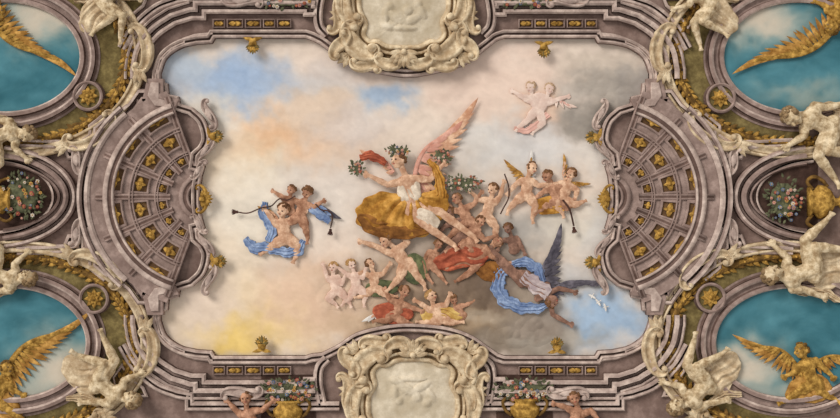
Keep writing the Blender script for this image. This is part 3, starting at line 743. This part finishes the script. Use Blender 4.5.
def wing(parent,root,tip,back,n,m,mc,h=9,chord=1.0,w=1.0,name="wing"):
    b=MB(); r=np.array(root,float); t=np.array(tip,float); L=np.linalg.norm(t-r); ta=math.atan2(t[1]-r[1],t[0]-r[0]); ba=math.radians(back)
    dd=(ba-ta+math.pi)%(2*math.pi)-math.pi
    bow=np.array((math.cos(ta-math.copysign(math.pi/2,dd)),math.sin(ta-math.copysign(math.pi/2,dd))))
    le=[r+(t-r)*.72*u+bow*L*.13*math.sin(math.pi*u) for u in np.linspace(0,1,20)]
    for i in range(n):
        u=i/(n-1); p=le[int(u*19)]
        a=ta+dd*(1-u)**1.0*.95+dd*.04
        fl=L*(.30+.22*u)*chord
        if u>.7: fl=max(fl,L*.28*(.6+.4*u))
        leaf(b,p[0],p[1],h-1+2*u,a,fl,L*.045*w+.6,rise=1.1,n=6,mi=0,curl=-.08*math.copysign(1,dd))
    for i in range(n):
        u=i/(n-1); p=le[int(u*19)]; a=ta+dd*(1-u)*.9+dd*.05
        leaf(b,p[0],p[1],h+.6+u,a,L*.19*chord,L*.03*w+.5,rise=1.1,n=5,mi=1)
    tube(b,[(p[0],p[1],h+1.2) for p in le],[L*.03,L*.024,L*.01],1,seg=7,flat=.6)
    return mk(name,b,[m,mc],parent=parent)
HS=0.4
g=fig("winged woman crowned with flowers in ochre mantle",8.0,(399,161,22),(407,182,17),(412,206,15),[(388,185,20),(370,176,22)],[(430,180,16),(442,166,17)],[(424,224,26),(454,245,24)],[(440,212,20),(474,237,18)],
      face=(-.75,-.05,.66),skin=M_skin,hair=M_hairb,adult=True,name="woman",cat_="woman",H=14)
wing(g,(414,184),(467,113),55,14,M_wo,M_pink,h=9,chord=.95,w=.8)
wing(g,(394,172),(362,152),170,7,M_wo,M_pink,h=8,chord=.7,w=1.1)
cloth(g,[(399,182),(407,187),(417,181),(421,190),(419,200),(406,203),(398,196)],M_white,h=19,dome=5,amp=.8,ang=1.2,per=4,name="blouse",seed=4)
cloth(g,[(398,194),(380,192),(364,200),(356,212),(360,226),(380,236),(410,238),(430,234),(436,224),(446,214),(449,200),(442,190),(426,192),(410,198)],M_gold,h=14,dome=10,amp=2.6,per=9,name="skirt",seed=2,fan=(414,190))
cloth(g,[(358,216),(368,214),(384,222),(402,226),(420,226),(430,232),(408,239),(380,237),(364,230)],M_brown,h=19,dome=4,amp=1.8,ang=.15,per=6,name="skirt_fold",seed=6)
drape(g,[(428,160),(436,170),(440,184),(440,198)],[2,4,5,6],M_gold,h=19,dome=3,amp=1.8,nf=3,name="mantle")
cloth(g,[(420,208),(432,212),(440,222),(434,230),(422,226),(416,216)],M_white,h=25,dome=5,amp=.8,ang=.6,per=5,name="petticoat",seed=8)
bouquet(398,152,12,5,20,name="flower_crown",h=26,sz=.7,parent=g)
bouquet(357,168,7,7,14,label="small posy of pink and white flowers held out",h=20,sz=.75,cols=(1,3,0))
bouquet(441,157,9,6,14,label="spray of roses held above the mantle",h=18,sz=.75,cols=(1,3,0))
bouquet(462,183,20,7,30,label="long garland of roses and leaves carried by putti",h=18,sz=.75,cols=(1,3,0))
drape(g,[(360,158),(372,156),(386,164)],[3,5,3],M_red,h=13,dome=2,amp=1,nf=3,name="scarf")
fig("brown-skinned putto carrying the flower garland",5.2,(457,199),(463,210),(468,222),[(452,210),(447,202)],[(474,204),(480,194)],[(456,230),(448,238)],[(478,230),(476,242)],face=(-.6,-.1,.7),skin=M_skinb)
fig("putto with raised arm lifting roses",5.2,(493,189),(490,202),(486,217),[(479,200),(472,193)],[(500,196),(503,184)],[(476,224),(466,224)],[(496,227),(494,240)],face=(-.7,.3,.6),skin=M_skin)
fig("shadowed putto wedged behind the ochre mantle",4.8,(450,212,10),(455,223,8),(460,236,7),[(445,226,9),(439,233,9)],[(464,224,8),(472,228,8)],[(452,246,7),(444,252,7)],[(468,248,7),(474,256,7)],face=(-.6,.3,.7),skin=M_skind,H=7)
fig("brown putto crouching below the roses",4.8,(480,221,13),(476,233,11),(468,244,10),[(468,230,12),(459,230,12)],[(484,240,12),(494,236,12)],[(458,249,10),(448,250,10)],[(472,254,10),(464,262,10)],face=(.5,.4,.7),skin=M_skinb)
p=fig("dusky putto pulling a red drapery",5.2,(497,242),(487,252),(476,260),[(477,246),(466,242)],[(497,258),(507,262)],[(462,264),(450,268)],[(470,272),(458,280)],face=(.4,-.5,.7),skin=M_skinb)
cloth(p,[(434,259),(448,250),(462,244),(478,248),(488,256),(482,265),(466,267),(448,271),(438,268)],M_red,h=11,dome=5,amp=1.6,ang=-.25,per=5)
cloth(p,[(486,262),(498,262),(504,272),(498,282),(484,280),(476,272)],M_brown,h=8,dome=4,amp=1.2,ang=1,per=4)
p=fig("putto tumbling below the ochre skirt",6.0,(386,240,16),(397,251),(406,264),[(376,246),(363,242)],[(408,242,14),(402,235,16)],[(400,277),(391,287)],[(416,274),(424,284)],face=(-.6,.4,.7),skin=M_skin)
cloth(p,[(406,256),(418,254),(428,264),(424,280),(412,284),(404,274)],M_green,h=8,dome=4,amp=1.3,ang=1.2,per=4,seed=3)
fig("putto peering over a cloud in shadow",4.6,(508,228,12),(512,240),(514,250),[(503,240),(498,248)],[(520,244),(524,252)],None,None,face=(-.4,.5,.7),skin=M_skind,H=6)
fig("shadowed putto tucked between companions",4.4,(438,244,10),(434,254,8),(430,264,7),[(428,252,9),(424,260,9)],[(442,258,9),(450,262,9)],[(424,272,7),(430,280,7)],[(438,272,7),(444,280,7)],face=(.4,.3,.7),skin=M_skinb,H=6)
HS=.32
fig("pale little putto seated on a cloud",4.6,(334,267),(334,279),(337,291),[(327,276),(324,266)],[(342,284),(345,276)],[(328,298),(336,304)],[(346,298),(350,303)],face=(-.4,.2,.8),skin=M_skinp,hair=M_hairg)
fig("pale putto leaning towards its companion",4.6,(351,264),(355,276),(357,289),[(347,274),(339,268)],[(363,278),(366,268)],[(350,298),(344,302)],[(366,294),(364,302)],skin=M_skinp,hair=M_hairg,face=(.5,.3,.7))
p=fig("putto reaching up beside a green cloth",4.6,(370,264),(374,276),(375,288),[(363,272),(356,276)],[(383,274),(389,265)],[(366,295),(358,297)],[(384,294),(393,296)],face=(.5,-.3,.7),skin=M_skin)
cloth(p,[(366,286),(378,280),(392,281),(399,289),(388,296),(372,296)],M_green,h=8,dome=4,amp=1.2,ang=.1,per=4)
HS=.4
p=fig("putto in red cloth perched above the cartouche",5.4,(404,291),(400,304),(396,316),[(390,300),(386,291)],[(411,307),(420,310)],[(386,320),(377,320)],[(404,322),(412,324)],skin=M_skinb,face=(.4,.3,.7))
cloth(p,[(372,310),(386,302),(406,305),(414,314),(402,323),(382,322)],M_red,h=9,dome=4,amp=1.3,ang=.3,per=4,seed=5)
wing(p,(396,304),(368,318),10,8,M_ww,M_wo,h=6)
p=fig("putto in yellow cloth above the cartouche",5.4,(431,296),(435,309),(440,319),[(425,306),(417,301)],[(446,305),(449,296)],[(430,322),(420,322)],[(450,322),(458,322)],skin=M_skin,hair=M_hairg,face=(.5,-.2,.7))
cloth(p,[(422,310),(440,305),(456,309),(462,318),(442,324),(424,322)],M_yel,h=9,dome=4,amp=1.3,ang=.2,per=4,seed=1)
fig("shadowed putto resting behind the others",4.4,(453,299,8),(457,309,7),(462,316,6),[(447,309,8),(442,314,8)],[(465,305,8),(472,302,8)],None,None,face=(.3,.4,.7),skin=M_skinb)
HS=0.22
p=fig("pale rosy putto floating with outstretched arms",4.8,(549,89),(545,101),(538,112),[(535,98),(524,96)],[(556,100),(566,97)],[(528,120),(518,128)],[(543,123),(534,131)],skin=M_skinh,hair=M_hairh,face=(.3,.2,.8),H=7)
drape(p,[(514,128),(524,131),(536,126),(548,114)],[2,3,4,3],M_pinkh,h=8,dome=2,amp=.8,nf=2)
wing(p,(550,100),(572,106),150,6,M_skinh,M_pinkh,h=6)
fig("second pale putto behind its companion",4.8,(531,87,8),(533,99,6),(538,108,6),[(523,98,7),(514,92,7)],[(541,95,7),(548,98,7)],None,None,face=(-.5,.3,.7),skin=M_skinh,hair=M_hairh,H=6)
HS=0.38
p=fig("putto with golden wings drawing a bow",5.4,(531,168),(527,182),(526,196),[(516,184),(509,192)],[(538,186),(548,184)],[(515,202),(508,210)],[(535,206),(532,218)],skin=M_skin,hair=M_hairb,face=(.6,.2,.7))
wing(p,(524,180),(508,164),120,9,M_wg,M_wg,h=7,chord=1.1); wing(p,(530,178),(531,155),20,7,M_ww,M_wg,h=6)
p=fig("putto bending over the bow of its companion",5.4,(547,176,14),(553,188),(558,201),[(543,192),(535,198)],[(563,186),(566,196)],[(547,205),(539,211)],[(566,208),(572,202)],skin=M_skinb,face=(-.6,.4,.6))
cloth(p,[(534,202),(548,196),(566,198),(574,206),(558,213),(540,214)],M_gold,h=9,dome=4,amp=1.3,ang=.1,per=5)
p=fig("putto with amber wings holding the flute",5.2,(571,174),(567,186),(562,198),[(557,184),(549,186)],[(577,190),(574,200)],[(556,206),(562,213)],[(574,205),(582,202)],skin=M_skin,hair=M_hairb,face=(-.6,.2,.7))
wing(p,(570,184),(586,184),100,7,M_wg,M_wg,h=7,chord=1.1); wing(p,(566,182),(564,159),0,6,M_wg,M_wo,h=6)
def cord(pts,r,name,label,cat_,tassel=None,m=M_cord,h=16):
    b=MB(); tube(b,cat([(a,c,h) for a,c in pts],8),r,seg=6)
    o=mk(name,b,m,label=label,cat=cat_)
    for (x,y,a) in (tassel or ()):
        b=MB(); ball(b,(x,y,h),1.6)
        for k in range(-2,3): leaf(b,x,y,h,math.radians(a+k*14),6,.9,rise=.8,n=3)
        mk("tassel",b,m,parent=o)
cord([(504,174),(508,186),(508,198),(503,208),(500,214)],.7,"bow","slender dark archery bow held by a putto","bow")
cord([(562,200),(569,210),(573,226)],.9,"cord","dark cord ending in a tassel","cord",tassel=[(573,228,80)])
p=fig("putto astride a blue drapery",6.2,(284,210,14),(283,224),(286,239),[(273,220),(267,211)],[(295,218),(303,212)],[(274,245),(266,251)],[(298,246),(296,257)],skin=M_skin,hair=M_hairb,face=(-.5,.2,.8))
wing(p,(279,220),(260,208),200,8,M_wg,M_wo,h=6,chord=.8)
drape(p,[(246,238),(254,247),(270,248),(286,252),(298,250),(304,240)],[3,6,5,5,6,3],M_blue,h=9,dome=4,amp=1.4,nf=3)
drape(p,[(266,202),(264,214),(272,228),(270,242)],[3,5,5,4],M_blue,h=9,dome=2,amp=1.2,nf=3,seed=2)
p=fig("putto swooping with dark blue wings",5.4,(308,192,14),(304,205),(300,218),[(294,200),(285,197)],[(314,207),(322,202)],[(292,222),(283,224)],[(306,228),(308,238)],skin=M_skinb,hair=M_hairb,face=(-.5,.5,.7))
wing(p,(308,204),(334,216),60,9,M_wd,M_blue,h=8,chord=1.1,w=1.3)
drape(p,[(310,208),(320,214),(330,222)],[3,5,3],M_blue,h=10,dome=2,amp=1,nf=2)
fig("small putto peeping behind the rope",4.6,(292,190,10),(290,201,8),(290,211,8),[(282,197,9),(275,192,9)],[(298,203,9),(304,199,9)],None,None,face=(-.5,.1,.8),skin=M_skinb)
cord([(238,212),(249,213),(262,208),(272,206),(280,199),(288,200),(296,196)],.65,"cord","looping dark cord with tassels carried by the putti","cord",tassel=[(238,212,180)])
cord([(316,204),(322,210),(329,211),(333,217),(331,228)],.65,"cord","looping dark cord with tassels carried by the putti","cord",tassel=[(331,230,95)])
p=fig("dark-winged figure plunging with one arm outstretched",6.8,(551,300,18),(541,291),(524,279),[(552,314),(568,323)],[(558,288),(572,291)],[(512,274),(498,262)],[(508,266),(492,250)],skin=M_skind,hair=M_hairb,adult=True,face=(.7,.4,.5),name="winged_man",cat_="man",H=12)
wing(p,(546,288),(559,232),30,13,M_wd,M_wd,h=8,chord=.85,w=.9)
wing(p,(550,292),(604,282),60,12,M_wd,M_wd,h=8,chord=.6,w=.8)
drape(p,[(514,264),(502,272),(498,286),(504,299),(520,307),(538,308),(548,304)],[3,6,7,7,6,5,2],M_blue,h=9,dome=3,amp=1.7,nf=3)
drape(p,[(508,266),(522,262),(536,268),(542,282)],[2,5,6,4],M_blue,h=9,dome=3,amp=1.6,nf=3,seed=3)
drape(p,[(522,275),(534,284),(548,294)],[6,8,7],M_lilac,h=15,dome=4,amp=1.2,nf=3,name="tunic")
for (x,y,a) in ((592,296,-60),(598,302,-35),(605,307,-15)):
    b=MB(); ar=math.radians(a)
    tube(b,[(x-2.4*math.cos(ar),y-2.4*math.sin(ar),6),(x,y,6.6),(x+2.4*math.cos(ar),y+2.4*math.sin(ar),6)],[.4,.9,.5],seg=6)
    ball(b,(x+2.8*math.cos(ar),y+2.8*math.sin(ar),6.4),.7,seg=6,rings=4)
    o=mk("bird",b,M_ww,label="tiny white dove in flight over blue sky",cat="bird",group="white doves")
    for sg in (-1,1):
        b=MB(); leaf(b,x,y,6.5,ar+sg*1.7,4.5,1.1,rise=.8,n=4); mk("wing",b,M_ww,parent=o)
# ---------------------------------------------------------------- stucco statues
HS=1.0
def statue(label,x,y,fx,fy,s=7.5,rot=0,m=M_st):
    cr,sr=math.cos(math.radians(rot)),math.sin(math.radians(rot))
    def T(p):
        a,b=p[0]*s/7.5,p[1]*s/7.5; a,b=a*cr-b*sr,a*sr+b*cr
        return (x+(-a if fx else a),y+(-b if fy else b))+((p[2],) if len(p)>2 else ())
    A=[T((-13,-6,15)),T((-20,5,15))]; B=[T((12,-14,16)),T((22,-22,15))]; C=[T((17,6,20)),T((11,28,16))]; E=[T((23,0,18)),T((34,18,15))]
    if fx!=fy: A,B=B,A; C,E=E,C
    fdir=T((10,2)); f=(fdir[0]-x,fdir[1]-y,9)
    st=fig(label,s,T((2,-28,18)),T((-2,-14,15)),T((0,2,14)),A,B,C,E,face=f,skin=m,hair=M_crd,adult=True,name="statue",cat_="statue",group="stucco statues",H=13,fat=1.0)
    cloth(st,[T((-12,2)),T((0,6)),T((10,6)),T((15,14)),T((10,24)),T((8,36)),T((-4,38)),T((-12,30)),T((-16,18)),T((-18,8))],M_cr,h=9,dome=5,amp=1.9,ang=math.atan2(T((0,1))[1]-T((0,0))[1],T((0,1))[0]-T((0,0))[0]),per=6,seed=int(s))
    drape(st,[T((-8,-18)),T((-15,-6)),T((-18,8)),T((-26,20))],[2,4,5,3],M_cr,h=9,dome=3,amp=1.2,nf=3,seed=2)
    return st
statue("cream stucco figure reclining over the medallion frame",110,4,0,0,7.5,rot=40)
statue("cream stucco figure leaning against the curved pediment",704,8,1,0,7.5,rot=50)
statue("seated cream stucco figure with drapery over the legs",106,382,0,1,9,rot=60)
statue("seated cream stucco figure beside the corner medallion",700,384,1,1,9,rot=50)
statue("cream stucco figure seated above the side niche",2,138,0,0,8.5,rot=80)
statue("cream stucco figure seated below the side niche",2,274,0,1,8.5,rot=80)
statue("cream stucco figure twisting above the urn niche",822,128,1,0,10,rot=70)
statue("cream stucco figure stretching below the urn niche",804,270,1,1,10,rot=80)
HS=.9
fig("putto leaning on the urn with raised knee",6,(248,396),(250,412),(256,426),[(238,408),(231,400)],[(264,408),(273,400)],[(244,432),(238,440)],[(264,430),(270,440)],skin=M_skinb,H=13)
fig("putto climbing beside the urn",6,(572,396),(576,411),(572,426),[(564,405),(555,402)],[(589,408),(596,417)],[(564,432),(558,440)],[(580,432),(584,440)],skin=M_skinb,H=13)
def medfig(x,y,fx,fy,label):
    T=lambda p:(x+(-p[0] if fx else p[0]),y+(-p[1] if fy else p[1]))+tuple(p[2:])
    A=[T((-16,6)),T((-24,14))]; B=[T((10,10)),T((20,14))]; C=[T((-12,30)),T((-28,38))]; E=[T((8,30)),T((22,40))]
    if fx!=fy: A,B=B,A; C,E=E,C
    f=T((8,-3)); st=fig(label,8,T((6,-10,14)),T((0,4,12)),T((-6,22,11)),A,B,C,E,face=(f[0]-x,f[1]-y,7),skin=M_go,hair=M_god,adult=True,name="winged_figure",cat_="winged figure",group="gilded winged figures",H=11)
    cloth(st,[T((-18,16)),T((0,12)),T((14,20)),T((20,36)),T((-8,42)),T((-28,32))],M_wg,h=10,dome=5,amp=1.5,ang=.5,per=6)
    return st
HS=0.7
m1=medfig(804,360,1,0,"gilded winged figure bending across the teal oval")
wing(m1,(796,368),(738,337),60,16,M_wg,M_go,h=11,chord=.8,w=.6); wing(m1,(806,368),(866,354),100,14,M_wg,M_go,h=11,chord=.6,w=.6)
m2=medfig(4,378,0,0,"gilded winged figure bending across the teal oval")
wing(m2,(4,384),(92,311),90,22,M_wg,M_go,h=11,chord=.6,w=.45)
m3=medfig(834,18,1,1,"gilded winged figure reaching over the teal oval")
wing(m3,(840,14),(730,76),-60,22,M_wg,M_go,h=11,chord=.5,w=.4)
m4=medfig(-4,4,0,1,"gilded winged figure reaching over the teal oval")
wing(m4,(-14,0),(80,78),-70,22,M_wg,M_go,h=11,chord=.5,w=.4)
for o in FL: bpy.data.objects.remove(o)
# ---------------------------------------------------------------- light, world, camera
w=bpy.data.worlds.new("hall"); sc.world=w; w.use_nodes=True
w.node_tree.nodes["Background"].inputs[0].default_value=(1,.975,.94,1); w.node_tree.nodes["Background"].inputs[1].default_value=.58
sd=bpy.data.lights.new("relief_sun","SUN"); sd.energy=2.3; sd.angle=math.radians(24); sd.color=(1,.97,.92)  # added sun lamp, raking up from below to bring out the relief
so=bpy.data.objects.new("relief_sun",sd); COL.objects.link(so); so.location=(-10,-10,4)
dirv=Vector((.8,.7,.85)); so.rotation_euler=dirv.to_track_quat('-Z','Y').to_euler()
cd=bpy.data.cameras.new("camera"); cam=bpy.data.objects.new("camera",cd); COL.objects.link(cam)
cam.location=(0,0,ZC-D); cam.rotation_euler=(math.pi,0,0); cd.lens=36*D/16.8; cd.sensor_width=36; cd.clip_end=200
sc.camera=cam
sc.view_settings.view_transform='Standard'; sc.view_settings.look='None'
print("objects",len(bpy.data.objects))
